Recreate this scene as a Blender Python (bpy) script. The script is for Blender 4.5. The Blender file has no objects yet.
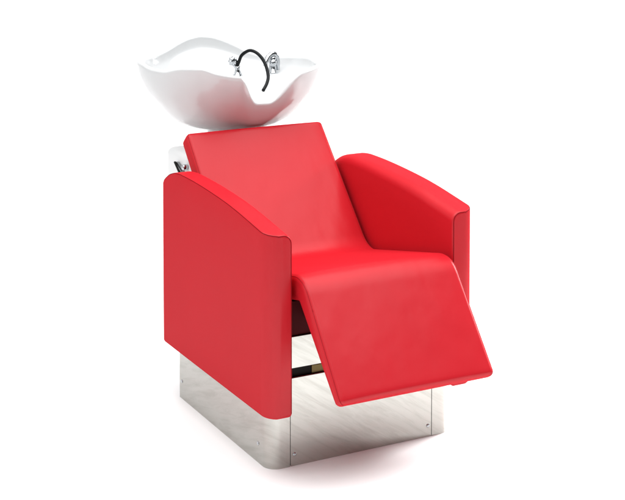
import bpy, bmesh, math, random
from mathutils import Vector
R = math.radians
random.seed(4)
scene = bpy.context.scene
C = scene.collection

# ------------------------------------------------------------------ helpers
def mesh_obj(name, bm, mat, parent=None, smooth=True, angle=None):
    bmesh.ops.recalc_face_normals(bm, faces=bm.faces[:])
    me = bpy.data.meshes.new(name)
    bm.to_mesh(me); bm.free()
    for p in me.polygons: p.use_smooth = smooth
    if smooth and angle: me.set_sharp_from_angle(angle=R(angle))
    me.materials.append(mat)
    o = bpy.data.objects.new(name, me)
    C.objects.link(o)
    if parent: o.parent = parent
    return o

def loft(bm, rings, cap0=True, cap1=True, closed=True):
    vr = [[bm.verts.new(p) for p in r] for r in rings]
    n = len(vr[0])
    for a, b in zip(vr, vr[1:]):
        for i in range(n if closed else n-1):
            j = (i+1) % n
            bm.faces.new((a[i], a[j], b[j], b[i]))
    if cap0: bm.faces.new(vr[0][::-1])
    if cap1: bm.faces.new(vr[-1])
    return vr

def rrect(u0, u1, v0, v1, r, k=5, nu=1):
    """rounded rectangle loop in (u,v), starts at the top-left, runs clockwise; nu splits the long top/bottom"""
    r = max(min(r, (u1-u0)/2-1e-4, (v1-v0)/2-1e-4), 1e-4)
    out = []
    for cx, cy, a0 in ((u0+r, v1-r, 180), (u1-r, v1-r, 90), (u1-r, v0+r, 0), (u0+r, v0+r, -90)):
        for i in range(k+1):
            a = R(a0 - 90*i/k)
            out.append((cx+r*math.cos(a), cy+r*math.sin(a)))
        if nu > 1 and a0 in (180, 0):
            ua, ub = (u0+r, u1-r) if a0 == 180 else (u1-r, u0+r)
            v = v1 if a0 == 180 else v0
            for i in range(1, nu):
                out.append((ua+(ub-ua)*i/nu, v))
    return out

def tube(bm, pts, rad, n=10, caps=True):
    pts = [Vector(p) for p in pts]
    rings = []; up = None
    for i, p in enumerate(pts):
        t = (pts[min(i+1, len(pts)-1)] - pts[max(i-1, 0)]).normalized()
        if up is None:
            up = t.orthogonal().normalized()
        up = (up - t*up.dot(t)).normalized()
        s = t.cross(up)
        rr = rad(i/(len(pts)-1)) if callable(rad) else rad
        rings.append([p + (up*math.cos(2*math.pi*k/n) + s*math.sin(2*math.pi*k/n))*rr for k in range(n)])
    loft(bm, rings, caps, caps)

def lathe(bm, prof, org, axis=(0, 0, 1), n=28):
    """prof: (radius, height) list along axis from org"""
    ax = Vector(axis).normalized(); u = ax.orthogonal().normalized(); v = ax.cross(u); o = Vector(org)
    loft(bm, [[o + ax*h + (u*math.cos(2*math.pi*k/n)+v*math.sin(2*math.pi*k/n))*r for k in range(n)] for r, h in prof])

def rbox(bm, x0, x1, y0, y1, z0, z1, r=.004, rv=None, k=4):
    """box with rounded vertical edges (rv) and softened top/bottom edges (r)"""
    rv = rv or r
    rings = []
    lv = []
    for i in range(k+1):
        a = R(90*i/k); lv.append((r*(1-math.sin(a)), z0 + r*(1-math.cos(a))))
    for i in range(k+1):
        a = R(90*(k-i)/k); lv.append((r*(1-math.sin(a)), z1 - r*(1-math.cos(a))))
    for ins, z in lv:
        rings.append([(u, v, z) for u, v in rrect(x0+ins, x1-ins, y0+ins, y1-ins, max(rv-ins, .0006), 6)])
    loft(bm, rings)

def pchip(xs, ys):
    n = len(xs); h = [xs[i+1]-xs[i] for i in range(n-1)]; d = [(ys[i+1]-ys[i])/h[i] for i in range(n-1)]
    m = [d[0]] + [0 if d[i-1]*d[i] <= 0 else 2*d[i-1]*d[i]/(d[i-1]+d[i]) for i in range(1, n-1)] + [d[-1]]
    def f(x):
        x = min(max(x, xs[0]), xs[-1])
        i = max(k for k in range(n-1) if xs[k] <= x)
        t = (x-xs[i])/h[i]
        return ((2*t**3-3*t*t+1)*ys[i] + (t**3-2*t*t+t)*h[i]*m[i] + (-2*t**3+3*t*t)*ys[i+1] + (t**3-t*t)*h[i]*m[i+1])
    return f

# ------------------------------------------------------------------ materials
def newmat(name):
    m = bpy.data.materials.new(name); m.use_nodes = True
    nt = m.node_tree; b = nt.nodes['Principled BSDF']
    return m, nt, b
def node(nt, t, **kw):
    n = nt.nodes.new(t)
    for k, v in kw.items():
        if k in n.inputs: n.inputs[k].default_value = v
        else: setattr(n, k, v)
    return n
def coords(nt, scale=(1, 1, 1), rot=(0, 0, 0), kind='POINT'):
    tc = node(nt, 'ShaderNodeTexCoord'); mp = node(nt, 'ShaderNodeMapping')
    mp.vector_type = kind; mp.inputs['Scale'].default_value = scale; mp.inputs['Rotation'].default_value = rot
    nt.links.new(tc.outputs['Object'], mp.inputs['Vector'])
    return mp.outputs['Vector']

def leather(name, col, rough=.42, spec=.5):
    m, nt, b = newmat(name)
    v = coords(nt)
    n1 = node(nt, 'ShaderNodeTexNoise', Scale=3.0, Detail=3.0); nt.links.new(v, n1.inputs['Vector'])
    mr = node(nt, 'ShaderNodeMapRange'); mr.inputs['To Min'].default_value = .94; mr.inputs['To Max'].default_value = 1.05
    nt.links.new(n1.outputs['Fac'], mr.inputs['Value'])
    hs = node(nt, 'ShaderNodeHueSaturation'); hs.inputs['Color'].default_value = (*col, 1)
    nt.links.new(mr.outputs['Result'], hs.inputs['Value']); nt.links.new(hs.outputs['Color'], b.inputs['Base Color'])
    # grain
    vo = node(nt, 'ShaderNodeTexVoronoi', Scale=520.0); vo.feature = 'DISTANCE_TO_EDGE'; nt.links.new(v, vo.inputs['Vector'])
    bp = node(nt, 'ShaderNodeBump', Strength=.16, Distance=.0005); nt.links.new(vo.outputs['Distance'], bp.inputs['Height'])
    # soft puckers of stretched upholstery
    n2 = node(nt, 'ShaderNodeTexNoise', Scale=7.0, Detail=2.5, Roughness=.45); nt.links.new(coords(nt, (1, .6, .8)), n2.inputs['Vector'])
    bp2 = node(nt, 'ShaderNodeBump', Strength=.55, Distance=.010); nt.links.new(n2.outputs['Fac'], bp2.inputs['Height'])
    n3 = node(nt, 'ShaderNodeTexNoise', Scale=26.0, Detail=3.0, Distortion=.6); nt.links.new(coords(nt, (1, .45, .7)), n3.inputs['Vector'])
    bp3 = node(nt, 'ShaderNodeBump', Strength=.22, Distance=.0016); nt.links.new(n3.outputs['Fac'], bp3.inputs['Height'])
    nt.links.new(bp2.outputs['Normal'], bp3.inputs['Normal']); nt.links.new(bp3.outputs['Normal'], bp.inputs['Normal']); nt.links.new(bp.outputs['Normal'], b.inputs['Normal'])
    r2 = node(nt, 'ShaderNodeMapRange'); r2.inputs['To Min'].default_value = rough-.05; r2.inputs['To Max'].default_value = rough+.06
    nt.links.new(n1.outputs['Fac'], r2.inputs['Value']); nt.links.new(r2.outputs['Result'], b.inputs['Roughness'])
    b.inputs['Specular IOR Level'].default_value = 0
    # matte hide with a thin even lacquer gloss
    out = nt.nodes['Material Output']; gl = node(nt, 'ShaderNodeBsdfGlossy', Roughness=rough-.04); mx = node(nt, 'ShaderNodeMixShader', Fac=spec)
    df = node(nt, 'ShaderNodeBsdfDiffuse'); nt.links.new(hs.outputs['Color'], df.inputs['Color'])
    nt.links.new(bp.outputs['Normal'], gl.inputs['Normal']); nt.links.new(bp.outputs['Normal'], df.inputs['Normal'])
    nt.links.new(df.outputs[0], mx.inputs[1]); nt.links.new(gl.outputs[0], mx.inputs[2]); nt.links.new(mx.outputs[0], out.inputs['Surface'])
    nt.nodes.remove(r2); nt.nodes.remove(b)
    return m
M_RED = leather('red_leather', (.50, .012, .020), .36, .028)
M_SEAM = leather('seam_thread', (.22, .004, .008), .6, .01)
M_PIPE = leather('red_piping', (.34, .006, .012), .5, .02)
M_UNDER = leather('dark_lining', (.055, .005, .007), .7, .01)

def simple(name, col, rough, metal=0, **kw):
    m, nt, b = newmat(name)
    n = node(nt, 'ShaderNodeTexNoise', Scale=40.0, Detail=2.0); nt.links.new(coords(nt), n.inputs['Vector'])
    mr = node(nt, 'ShaderNodeMapRange'); mr.inputs['To Min'].default_value = max(rough-.03, .01); mr.inputs['To Max'].default_value = rough+.03
    nt.links.new(n.outputs['Fac'], mr.inputs['Value']); nt.links.new(mr.outputs['Result'], b.inputs['Roughness'])
    b.inputs['Base Color'].default_value = (*col, 1); b.inputs['Metallic'].default_value = metal
    for k, v in kw.items(): b.inputs[k.replace('_', ' ')].default_value = v
    return m
M_CERAMIC = simple('white_porcelain', (.60, .61, .615), .18, Coat_Weight=.35, Coat_Roughness=.06)
M_PLASTIC = simple('white_plastic', (.74, .75, .75), .35)
M_CHROME = simple('chrome', (.50, .52, .54), .12, 1)
M_RUBBER = simple('black_hose', (.003, .004, .005), .30, Specular_IOR_Level=.15)
M_BLACK = simple('black_steel', (.006, .005, .004), .6, Specular_IOR_Level=.12)
M_BRASS = simple('brass', (.12, .09, .04), .45, 1)

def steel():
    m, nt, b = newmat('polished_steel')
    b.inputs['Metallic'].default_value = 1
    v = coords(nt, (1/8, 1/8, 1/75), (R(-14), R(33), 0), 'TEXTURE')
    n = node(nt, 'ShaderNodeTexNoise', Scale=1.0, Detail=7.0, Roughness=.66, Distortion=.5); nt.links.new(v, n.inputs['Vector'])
    cr = node(nt, 'ShaderNodeValToRGB')  # grey-beige streaks painted into the base colour, imitating floor reflections
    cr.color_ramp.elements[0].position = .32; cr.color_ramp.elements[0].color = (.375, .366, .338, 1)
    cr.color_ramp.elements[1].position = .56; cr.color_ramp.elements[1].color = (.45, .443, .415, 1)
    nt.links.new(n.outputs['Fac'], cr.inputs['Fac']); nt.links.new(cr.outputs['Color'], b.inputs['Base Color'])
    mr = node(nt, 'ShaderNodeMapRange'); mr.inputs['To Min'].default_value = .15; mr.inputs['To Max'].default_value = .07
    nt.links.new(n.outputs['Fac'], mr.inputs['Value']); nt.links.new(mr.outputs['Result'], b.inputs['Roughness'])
    n2 = node(nt, 'ShaderNodeTexNoise', Scale=5.0, Detail=2.0); nt.links.new(coords(nt), n2.inputs['Vector'])
    bp = node(nt, 'ShaderNodeBump', Strength=.25, Distance=.003); nt.links.new(n2.outputs['Fac'], bp.inputs['Height'])
    nt.links.new(bp.outputs['Normal'], b.inputs['Normal'])
    return m
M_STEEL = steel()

m, nt, b = newmat('white_studio_floor')
n = node(nt, 'ShaderNodeTexNoise', Scale=2.0, Detail=3.0); nt.links.new(coords(nt), n.inputs['Vector'])
mr = node(nt, 'ShaderNodeMapRange'); mr.inputs['To Min'].default_value = .55; mr.inputs['To Max'].default_value = .7
nt.links.new(n.outputs['Fac'], mr.inputs['Value']); nt.links.new(mr.outputs['Result'], b.inputs['Roughness'])
b.inputs['Base Color'].default_value = (.96, .96, .96, 1)
M_FLOOR = m

# ------------------------------------------------------------------ floor
bm = bmesh.new()
# one seamless sheet: floor that sweeps up into the wall behind
prof = [(-6 + 9.6*i/12, 0) for i in range(13)] + [(3.6 + 1.6*math.sin(R(90*i/16)), 1.6 - 1.6*math.cos(R(90*i/16))) for i in range(1, 17)] + [(5.2, 1.6 + 3.4*i/6) for i in range(1, 7)]
ca, sa = math.cos(-.4875), math.sin(-.4875)
loft(bm, [[(u*ca - v*sa, u*sa + v*ca, z) for u in (-9, -3, 3, 9)] for v, z in prof], False, False, False)
fl = mesh_obj('floor', bm, M_FLOOR, None, True)
fl['kind'] = 'structure'

# ------------------------------------------------------------------ the chair
root = bpy.data.objects.new('backwash_chair', None); C.objects.link(root)
root['label'] = 'red leather salon shampoo chair with white backwash basin on polished steel base'
root['category'] = 'salon chair'

W, ZA, L, TH = .31, .154, .70, .0715
hy = pchip([0, .03, .07, .12, .18, .25, .33, .42, .50, .555, .595, .632, .664, .686, .70],
           [.6215, .6262, .6325, .6405, .6495, .6580, .6648, .6705, .6735, .6740, .6710, .6620, .6470, .6320, .6180])
def ins(d, r): return 0 if d >= r else r - math.sqrt(max(r*r-(r-d)**2, 0))
def rr4(u0, u1, v0, v1, rtl, rtr, rb, k=7, nu=4):
    out = []
    for cx, cy, a0, r in ((u0+rtl, v1-rtl, 180, rtl), (u1-rtr, v1-rtr, 90, rtr), (u1-rb, v0+rb, 0, rb), (u0+rb, v0+rb, -90, rb)):
        for i in range(k+1):
            a = R(a0 - 90*i/k); out.append((cx+r*math.cos(a), cy+r*math.sin(a)))
        if a0 in (180, 0):
            ua, ub = (u0+rtl, u1-rtr) if a0 == 180 else (u1-rb, u0+rb)
            for i in range(1, nu): out.append((ua+(ub-ua)*i/nu, v1 if a0 == 180 else v0))
        else:
            va, vb = (v1-rtr, v0+rb) if a0 == 90 else (v0+rb, v1-rtl)
            for i in range(1, 8): out.append((u1 if a0 == 90 else u0, va+(vb-va)*i/8))
    return out

def armrest(side):
    """side -1: viewer's left, +1: viewer's right"""
    bm = bmesh.new()
    ZA = .154 if side < 0 else .149; W = .31 if side < 0 else .3145; TH = .0715 if side < 0 else .076
    RO, RI, RB, RT, RC = .043, .009, .016, .006, .027
    ys = sorted(set([round(RO*(1-math.cos(R(90*i/14))), 5) for i in range(15)] + [round(RI*(1-math.cos(R(90*i/6))), 5) for i in range(7)]
                    + [RO+i*(L-RO-.02)/50 for i in range(51)] + [L-RB*(1-math.cos(R(90*i/6))) for i in range(7)]))
    rings = []
    def sect(y):
        e = ins(L-y, RB)
        o = ins(y, RO) + e; i = ins(y, RI) + e
        zt = hy(y) - ins(y, RT) - e*.5; zb = ZA + ins(y, RI) + e
        k = ins(y, RI) + e
        return o, TH-i, zb, zt, max(RT-k*.6, .0012), max(RC-k, .003), max(.011-k, .001)
    for y in ys:
        o, i, zb, zt, ra, rb_, rc = sect(y)
        ring = []
        for u, v in rr4(o, i, zb, zt, ra, rb_, rc):
            # stuffing swells the faces a little
            f = math.sin(math.pi*min(max((v-zb)/(zt-zb), 0), 1))**.6 * math.sin(math.pi*min(max((y-.02)/(L-.02), 0), 1))**.6
            du = (-.0035 if u < (o+i)/2 else .0035)*f*abs(2*(u-(o+i)/2)/(i-o))
            ring.append((side*(W-u-du), y, v))
        rings.append(ring)
    loft(bm, rings)
    a = mesh_obj('armrest', bm, M_RED, root)
    # welt running over the outer top edge, round the front and down the inner front edge
    pts = []; q = .0012
    yy = [L-.008 - (L-.008-RO)*i/60 for i in range(60)] + [q + (RO-q)*(1-math.sin(R(90*i/14))) for i in range(15)]
    for y in yy:
        o, ii, zb, zt, ra, rb_, rc = sect(y); pts.append((o + .28*ra, y, zt - .28*ra))
    o, ii, zb, zt, ra, rb_, rc = sect(q)
    for i in range(1, 6): pts.append((o + (ii-rb_-o)*i/6, q, zt))
    for i in range(0, 10): pts.append((ii-rb_+rb_*math.sin(R(10*i)), q, zt-rb_+rb_*math.cos(R(10*i))))
    for i in range(1, 24): pts.append((ii, q, zt-rb_ - (zt-rb_-ZA-.010)*i/23))
    bm = bmesh.new(); tube(bm, [(side*(W-p[0]), p[1], p[2]) for p in pts], .00115, 8)
    mesh_obj('welt', bm, M_SEAM, a)
    return a
armrest(-1); armrest(1)

# cushion profile (y,z) of the upper surface from the head end to the foot end
def fillet_path(pts, rads, step=.008):
    P = [Vector(p) for p in pts]; out = []
    cur = P[0]
    segs = []
    for i in range(1, len(P)-1):
        a = (P[i-1]-P[i]).normalized(); b = (P[i+1]-P[i]).normalized()
        ang = a.angle(b); r = rads[i-1]; d = r/math.tan(ang/2)
        t0 = P[i]+a*d; t1 = P[i]+b*d
        c = P[i] + (a+b).normalized()*(r/math.sin(ang/2))
        n = max(int((cur-t0).length/step), 1)
        out += [cur.lerp(t0, k/n) for k in range(n)]
        m_ = 14
        v0 = t0-c; tot = v0.angle_signed(t1-c) if False else None
        a0 = math.atan2(v0.y, v0.x); v1 = t1-c; a1 = math.atan2(v1.y, v1.x)
        da = (a1-a0+math.pi) % (2*math.pi) - math.pi
        out += [c + Vector((math.cos(a0+da*k/m_), math.sin(a0+da*k/m_)))*r for k in range(m_)]
        cur = t1
    n = max(int((cur-P[-1]).length/step), 1)
    out += [cur.lerp(P[-1], k/n) for k in range(n+1)]
    return out
path = fillet_path([(.712, .760), (.412, .430), (-.022, .520), (-.221, .259)], [.085, .078])
S_ = [0]
for a, b in zip(path, path[1:]): S_.append(S_[-1]+(b-a).length)
tot = S_[-1]
def at_s(s):
    s = min(max(s, 0), tot)
    i = max(k for k in range(len(S_)-1) if S_[k] <= s+1e-9)
    t = (s-S_[i])/(S_[i+1]-S_[i])
    p = path[i].lerp(path[i+1], t)
    lo = max(i-1, 0); hi = min(i+2, len(path)-1)
    # smooth tangent
    e = .006
    def pp(q):
        q = min(max(q, 0), tot); j = max(k for k in range(len(S_)-1) if S_[k] <= q+1e-9)
        return path[j].lerp(path[j+1], (q-S_[j])/(S_[j+1]-S_[j]))
    tg = (pp(s+e)-pp(s-e)).normalized()
    return p, tg
HW = .2265
RE = .013
def cushion(name, s0, s1, end0, end1, thick):
    bm = bmesh.new(); rings = []
    n = max(int((s1-s0)/.009), 6)
    ss = [s0+(s1-s0)*i/n for i in range(n+1)]
    if end0: ss += [s0+RE*(1-math.cos(R(90*i/7))) for i in range(7)]
    if end1: ss += [s1-RE*(1-math.cos(R(90*i/7))) for i in range(7)]
    ss = sorted(set(round(x, 6) for x in ss))
    seam = {-1: [], 1: []}
    for s in ss:
        p, t = at_s(s); nrm = Vector((-t.y, t.x))
        if nrm.y < 0: nrm = -nrm          # towards the sitter
        e = (ins(s-s0, RE) if end0 else 0) + (ins(s1-s, RE) if end1 else 0)
        T = thick(s)
        rc = max(.015-e*.75, .0012)
        loop = rrect(-HW+e, HW-e, -T+e*.8, -e*.8, rc, 6, 14)
        ring = []
        for u, v in loop:
            crown = .0045*(1-(abs(u)/HW)**2.5) * (1 if v > -T/2 else 0) * (1-e/RE)
            q = p + nrm*(v+crown)
            ring.append((u, q.x, q.y))
        rings.append(ring)
        for sd in (-1, 1):
            q = p + nrm*(-e*.8 - .3*rc + .0001); seam[sd].append((sd*(HW-e-.3*rc+.0001), q.x, q.y))
    loft(bm, rings)
    o = mesh_obj(name, bm, M_RED, root, True, 60)
    for sd in (-1, 1):
        bm = bmesh.new(); tube(bm, seam[sd], .0010, 6); mesh_obj('welt', bm, M_PIPE, o)
    return o
sA, sB = .53, .965
def th(s):
    if s < .38: return .055
    if s < .55: return .055 + .01*(s-.38)/.17
    if s < .85: return .065
    return .065 - .034*(s-.85)/(tot-.85)
cushion('backrest', 0, sA, True, False, th)
cushion('seat', sA, sB, False, False, th)
cushion('leg_rest', sB, tot, False, True, th)

# body frame between the armrests, below the seat
def prism_yz(bm, poly, x0, x1):
    loft(bm, [[(x, y, z) for y, z in poly] for x in (x0, x1)])
bm = bmesh.new()
prism_yz(bm, [(.075, .336), (.075, .425), (.40, .345), (.44, .37), (.64, .60), (.70, .62), (.70, .20), (.30, .20), (.30, .336)], -.232, .232)
mesh_obj('seat_frame', bm, M_UNDER, root, False)
# leg rest hinge arms
for x in (-.15, .15):
    bm = bmesh.new(); rbox(bm, x-.012, x+.012, -.06, .10, .375, .40, .002)
    o = mesh_obj('hinge_arm', bm, M_BLACK, root, False)

# ---------------------------------------------------------------- base
BX, BY0, BY1 = .277, .061, .648
bm = bmesh.new()
rbox(bm, -BX+.004, BX-.004, BY0+.004, BY1-.002, .002, ZA-.001, .001, .034)
mesh_obj('base_core', bm, M_BLACK, root, False)
def side_panel(side):
    """steel sheet that wraps from the front seam round the corner and along the side"""
    bm = bmesh.new()
    xs = .2162 if side < 0 else .2150; rr = .036
    outl = [(xs, BY0)]
    for i in range(13):
        a = R(-90+90*i/12); outl.append((BX-rr+rr*math.cos(a), BY0+rr+rr*math.sin(a)))
    for i in range(1, 8): outl.append((BX, BY0+rr+(BY1-BY0-rr)*i/7))
    t = .0025; zs0, zs1 = .0, ZA-.0012
    inner = []
    for i, p in enumerate(outl):
        if p[0] >= BX-1e-6: nn = (1, 0)
        elif p[1] <= BY0+1e-6: nn = (0, -1)
        else:
            v = Vector((p[0]-(BX-rr), p[1]-(BY0+rr))).normalized(); nn = (v.x, v.y)
        inner.append((p[0]-nn[0]*t, p[1]-nn[1]*t))
    loop = outl + inner[::-1]
    loft(bm, [[(side*x, y, z) for x, y in loop] for z in (zs0, zs1)])
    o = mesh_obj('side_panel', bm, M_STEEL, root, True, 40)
    for (org, ax) in (((side*BX, .124, .051), (side, 0, 0)), ((side*BX, .632, .051), (side, 0, 0))):
        screw(org, ax, o)
    return o
def screw(org, ax, parent):
    bm = bmesh.new(); lathe(bm, [(.0052, -.001), (.0052, .0008), (.0046, .0018), (.003, .0027), (.0012, .0029)], org, ax, 16)
    mesh_obj('screw', bm, M_CHROME, parent)
side_panel(-1); side_panel(1)
bm = bmesh.new()
rbox(bm, -.2140, .2140, BY0+.0008, BY0+.0038, .0, .2300, .0006)
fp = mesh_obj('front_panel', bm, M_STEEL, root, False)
for x in (-.203, .203): screw((x, BY0+.0008, .030), (0, -1, 0), fp)
bm = bmesh.new(); rbox(bm, -.230, .230, BY0+.006, BY1-.02, ZA, .2295, .001)
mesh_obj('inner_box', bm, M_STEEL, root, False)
bm = bmesh.new(); rbox(bm, -.231, .231, BY0+.012, .50, .2297, .2525, .001)
bar = mesh_obj('crossbar', bm, M_BLACK, root, False)
bm = bmesh.new(); rbox(bm, -.148, -.108, BY0+.0095, BY0+.016, .2305, .2515, .001)
mesh_obj('hinge_plate', bm, M_BRASS, bar, False)
bm = bmesh.new(); rbox(bm, -.231, .231, BY0+.008, .295, .2527, .335, .001)
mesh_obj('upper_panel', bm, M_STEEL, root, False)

# ---------------------------------------------------------------- rear column
bm = bmesh.new()
rbox(bm, -.20, .20, .712, .948, .19, .676, .016, .034, 6)
col = mesh_obj('column', bm, M_PLASTIC, root, True, 50)
bm = bmesh.new(); lathe(bm, [(.10, .670), (.085, .685), (.075, .71), (.085, .735), (.10, .752)], (0, .875, 0), (0, 0, 1), 40)
mesh_obj('basin_mount', bm, M_PLASTIC, col)
lt = bmesh.new()
# small tilting latch: wedge plate, pin and knob on the column's side
loft(lt, [[(x, y, z) for y, z in ((.836, .650), (.826, .650), (.786, .634), (.790, .606), (.806, .596))] for x in (-.201, -.209)])
latch = mesh_obj('tilt_lever', lt, simple('latch_steel', (.30, .31, .32), .3, 1), col, False)
bm = bmesh.new(); lathe(bm, [(.007, 0), (.009, .004), (.009, .014), (.006, .018)], (-.2, .764, .646), (-1, 0, 0), 16)
mesh_obj('knob', bm, M_CHROME, latch)
bm = bmesh.new(); tube(bm, [(-.212, .835, .649), (-.214, .805, .632), (-.214, .775, .618)], .0035, 8)
mesh_obj('rod', bm, M_BLACK, latch)

# ---------------------------------------------------------------- basin
AX, AY, CY, ZB = .292, .252, .90, .735
hphi = pchip([0, 10, 20, 30, 40, 50, 60, 70, 80, 90, 100, 120, 130, 140, 150, 165, 180, 200, 213, 223, 235, 248, 258, 270, 280, 290, 300, 310, 320, 330, 342, 350, 360],
             [.992, .987, .973, .953, .931, .922, .920, .923, .926, .929, .926, .927, .928, .925, .919, .916, .918, .925, .936, .950, .949, .937, .938, .945, .948, .943, .938, .938, .941, .951, .972, .984, .992])
def sstep(a, b, x):
    t = min(max((x-a)/(b-a), 0), 1); return t*t*(3-2*t)
def rim(phi):
    """phi measured from the back (+y), in degrees, 0..360 -> plan point and height"""
    a = R(phi); s, c = math.sin(a), math.cos(a)
    n = 2.15
    rr = 1/((abs(s)/AX)**n + (abs(c)/AY)**n)**(1/n)
    x, y = rr*s, rr*c
    d = phi if phi <= 180 else 360-phi
    h = hphi(phi)
    nt_ = 0
    if c < 0:
        nt_ = sstep(-.080, -.004, x)*(1 - sstep(.034, .142, x))
        h -= .082*nt_
    return x, y, h, nt_
# radial profiles
g_out = pchip([0, .38, .46, .556, .65, .73, .81, .88, .935, .967, .985, .992], [0, 0, .022, .07, .15, .265, .40, .53, .68, .80, .90, .955])
f_in = pchip([0, .10, .3, .5, .65, .78, .88, .94, .97], [0, .01, .06, .18, .34, .53, .72, .86, .945])
NP = 260
bm = bmesh.new()
cols = []
for i in range(NP):
    # denser towards the front notch
    phi = 360*i/NP
    x, y, h, w = rim(phi)
    ring = []
    zi = ZB + .030
    ts_in = [.02, .06, .12, .2, .28, .36, .44, .52, .6, .67, .74, .80, .86, .90, .93, .955]
    pull = .042*w
    y += pull
    for t in ts_in:
        z = zi + (h-.006-zi)*f_in(t)
        px, py = x*t*.975, y*t*.975
        # tap ledge at the back right
        k = sstep(.02, .085, py)*sstep(-.10, -.02, px+.03)*(1-sstep(.93, .97, t))
        z = z + max(.872-z, 0)*k
        ring.append((px, CY+py, z))
    # rolled lip
    Lr = math.hypot(x, y); ux, uy = x/Lr, y/Lr
    lipr = .0085
    for a_ in range(0, 181, 22):
        aa = R(180-a_)
        rr = Lr - lipr + lipr*math.cos(aa)
        ring.append((ux*rr, CY+uy*rr, h-lipr + lipr*math.sin(aa)))
    for t in (.992, .985, .975, .955, .93, .90, .86, .82, .77, .72, .66, .60, .54, .48, .42, .38):
        z = ZB + (h-lipr-ZB)*g_out(t)
        # hollow for the neck below the notch
        tt = t - .035*w*math.sin(math.pi*min(max((t-.5)/.5, 0), 1))
        fy = y - pull*(1-sstep(.66, 1.0, t))
        ring.append((x*tt, CY+fy*tt, z))
    cols.append(ring)
rings = [[cols[i][k] for i in range(NP)] for k in range(len(cols[0]))]
loft(bm, rings)
basin = mesh_obj('basin', bm, M_CERAMIC, root, True, 80)
bm = bmesh.new(); lathe(bm, [(.006, .0), (.024, .0), (.026, .003), (.020, .006), (.008, .006)], (0, .90, ZB+.031), (0, 0, 1), 24)
mesh_obj('drain', bm, M_CHROME, basin)

# mixer tap with chrome lever spout and hand-shower hose
bm = bmesh.new()
lathe(bm, [(.019, .868), (.019, .875), (.0135, .879), (.012, .905), (.0125, .921), (.010, .927)], (.200, 1.0, 0), (0, 0, 1), 28)
tap = mesh_obj('mixer_tap', bm, M_CHROME, basin)
bm = bmesh.new()
tube(bm, [(.218, 1.0, .880), (.219, 1.0, .905), (.216, 1.0, .925), (.206, .998, .934), (.192, .995, .934), (.179, .990, .927), (.169, .985, .912), (.164, .982, .898)],
     lambda t: .0065+.002*math.sin(math.pi*t), 14)
mesh_obj('spout', bm, M_CHROME, tap)
bm = bmesh.new()
lathe(bm, [(.004, 0), (.011, .001), (.013, .006), (.011, .012), (.006, .016)], (.196, .990, .906), (-.35, -.9, .1), 20)
mesh_obj('cap', bm, M_CHROME, tap)
bm = bmesh.new()
lathe(bm, [(.016, .868), (.016, .874), (.010, .878), (.0085, .895), (.009, .903)], (.074, 1.0, 0), (0, 0, 1), 24)
hold = mesh_obj('hose_holder', bm, M_CHROME, basin)
bm = bmesh.new()
n = 40   # fluted hand wheel
kn = []
for r_, h_ in ((.006, -.011), (.0125, -.010), (.0145, -.004), (.0145, .004), (.0125, .010), (.006, .013)):
    kn.append([(.058 + r_*(1+.13*math.cos(8*2*math.pi*k/n))*math.cos(2*math.pi*k/n), 1.0 - h_*.7, .919 + r_*(1+.13*math.cos(8*2*math.pi*k/n))*math.sin(2*math.pi*k/n)) for k in range(n)])
loft(bm, kn)
mesh_obj('hand_wheel', bm, M_CHROME, hold)
bm = bmesh.new(); tube(bm, [(.060, 1.0, .914), (.068, 1.0, .90), (.078, .998, .885), (.084, .995, .870)], .0055, 12)
mesh_obj('stem', bm, M_CHROME, hold)
ctrl = [(.072, .995, .905), (.0745, .99, .917), (.081, .98, .940), (.099, .96, .9555), (.114, .93, .947), (.123, .90, .921), (.120, .87, .887), (.106, .85, .865), (.083, .83, .846)]
def catmull(P, n=8):
    P = [Vector(p) for p in P]; P = [2*P[0]-P[1]] + P + [2*P[-1]-P[-2]]; out = []
    for i in range(1, len(P)-2):
        for k in range(n):
            t = k/n; a, b_, c, d = P[i-1:i+3]
            out.append(.5*((2*b_) + (c-a)*t + (2*a-5*b_+4*c-d)*t*t + (3*b_-a-3*c+d)*t**3))
    out.append(P[-2]); return out
bm = bmesh.new(); tube(bm, catmull(ctrl), .0054, 12)
mesh_obj('shower_hose', bm, M_RUBBER, hold)

# ------------------------------------------------------------------ light
w = bpy.data.worlds.new('World'); scene.world = w; w.use_nodes = True
bg = w.node_tree.nodes['Background']
bg.inputs['Strength'].default_value = 1.0
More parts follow.
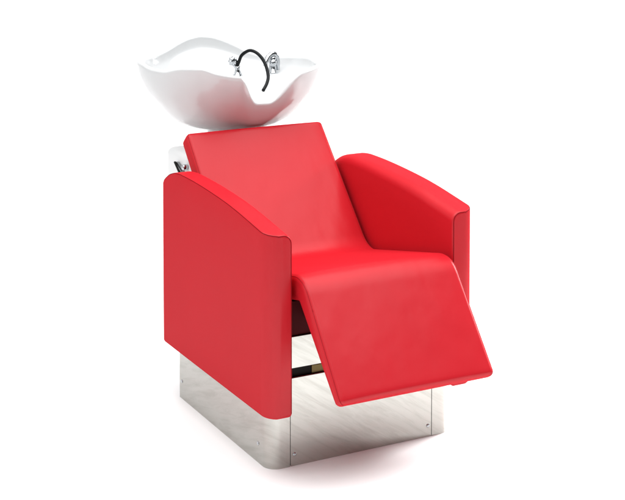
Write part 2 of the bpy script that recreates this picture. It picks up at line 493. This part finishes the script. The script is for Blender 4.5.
# added world gradient: brighter left and behind, dimmed front right to darken front faces
wn = w.node_tree
tc = node(wn, 'ShaderNodeTexCoord'); dt = node(wn, 'ShaderNodeVectorMath', operation='DOT_PRODUCT')
dt.inputs[1].default_value = Vector((.55, -.83, -.25)).normalized()
wn.links.new(tc.outputs['Generated'], dt.inputs[0])
wr = node(wn, 'ShaderNodeMapRange'); wr.interpolation_type = 'SMOOTHSTEP'
wr.inputs['From Min'].default_value = -.45; wr.inputs['From Max'].default_value = .85
wr.inputs['To Min'].default_value = .72; wr.inputs['To Max'].default_value = .04
wn.links.new(dt.outputs['Value'], wr.inputs['Value']); wn.links.new(wr.outputs['Result'], bg.inputs['Color'])
def area(name, loc, target, size, energy, col=(1, 1, 1), spread=180):
    l = bpy.data.lights.new(name, 'AREA'); l.shape = 'RECTANGLE'; l.size, l.size_y = size; l.energy = energy; l.color = col; l.spread = R(spread)
    o = bpy.data.objects.new(name, l); C.objects.link(o); o.location = loc
    o.rotation_euler = (Vector(target)-Vector(loc)).to_track_quat('-Z', 'Y').to_euler()
    return o
area('overhead_softbox', (0, -.05, 3.2), (0, -.05, 0), (4.2, 4.2), 178)
area('added_backdrop_light', (-sa*3.3, 3.3*ca, 4.4), (-sa*5.2, ca*5.2, .5), (9, 1.6), 88, spread=120)  # added lamp out of view, keeps the backdrop white
area('left_softbox', (-3.0, .9, 2.5), (-.3, .3, .3), (1.8, 1.8), 8)
area('right_floor_fill', (3.0, .5, 1.4), (.42, -.28, 0), (1.2, 1.0), 22, spread=60)  # added fill lamp, lifts the leg rest's shadow off the floor

# ------------------------------------------------------------------ camera
cam = bpy.data.cameras.new('camera'); co = bpy.data.objects.new('camera', cam); C.objects.link(co)
co.location = (-1.85574, -3.1543, 1.53552)
co.rotation_euler = (math.pi/2 - .050946, 0, .487525*-1)
cam.sensor_width = 36; cam.lens = 1432.5329*36/625
cam.shift_y = -308.2575/625
cam.clip_end = 500
scene.camera = co
vs = scene.view_settings
vs.view_transform = 'Standard'; vs.look = 'None'; vs.gamma = 1; vs.exposure = 0.10; vs.use_curve_mapping = False
scene.render.resolution_x = 1024; scene.render.resolution_y = 819
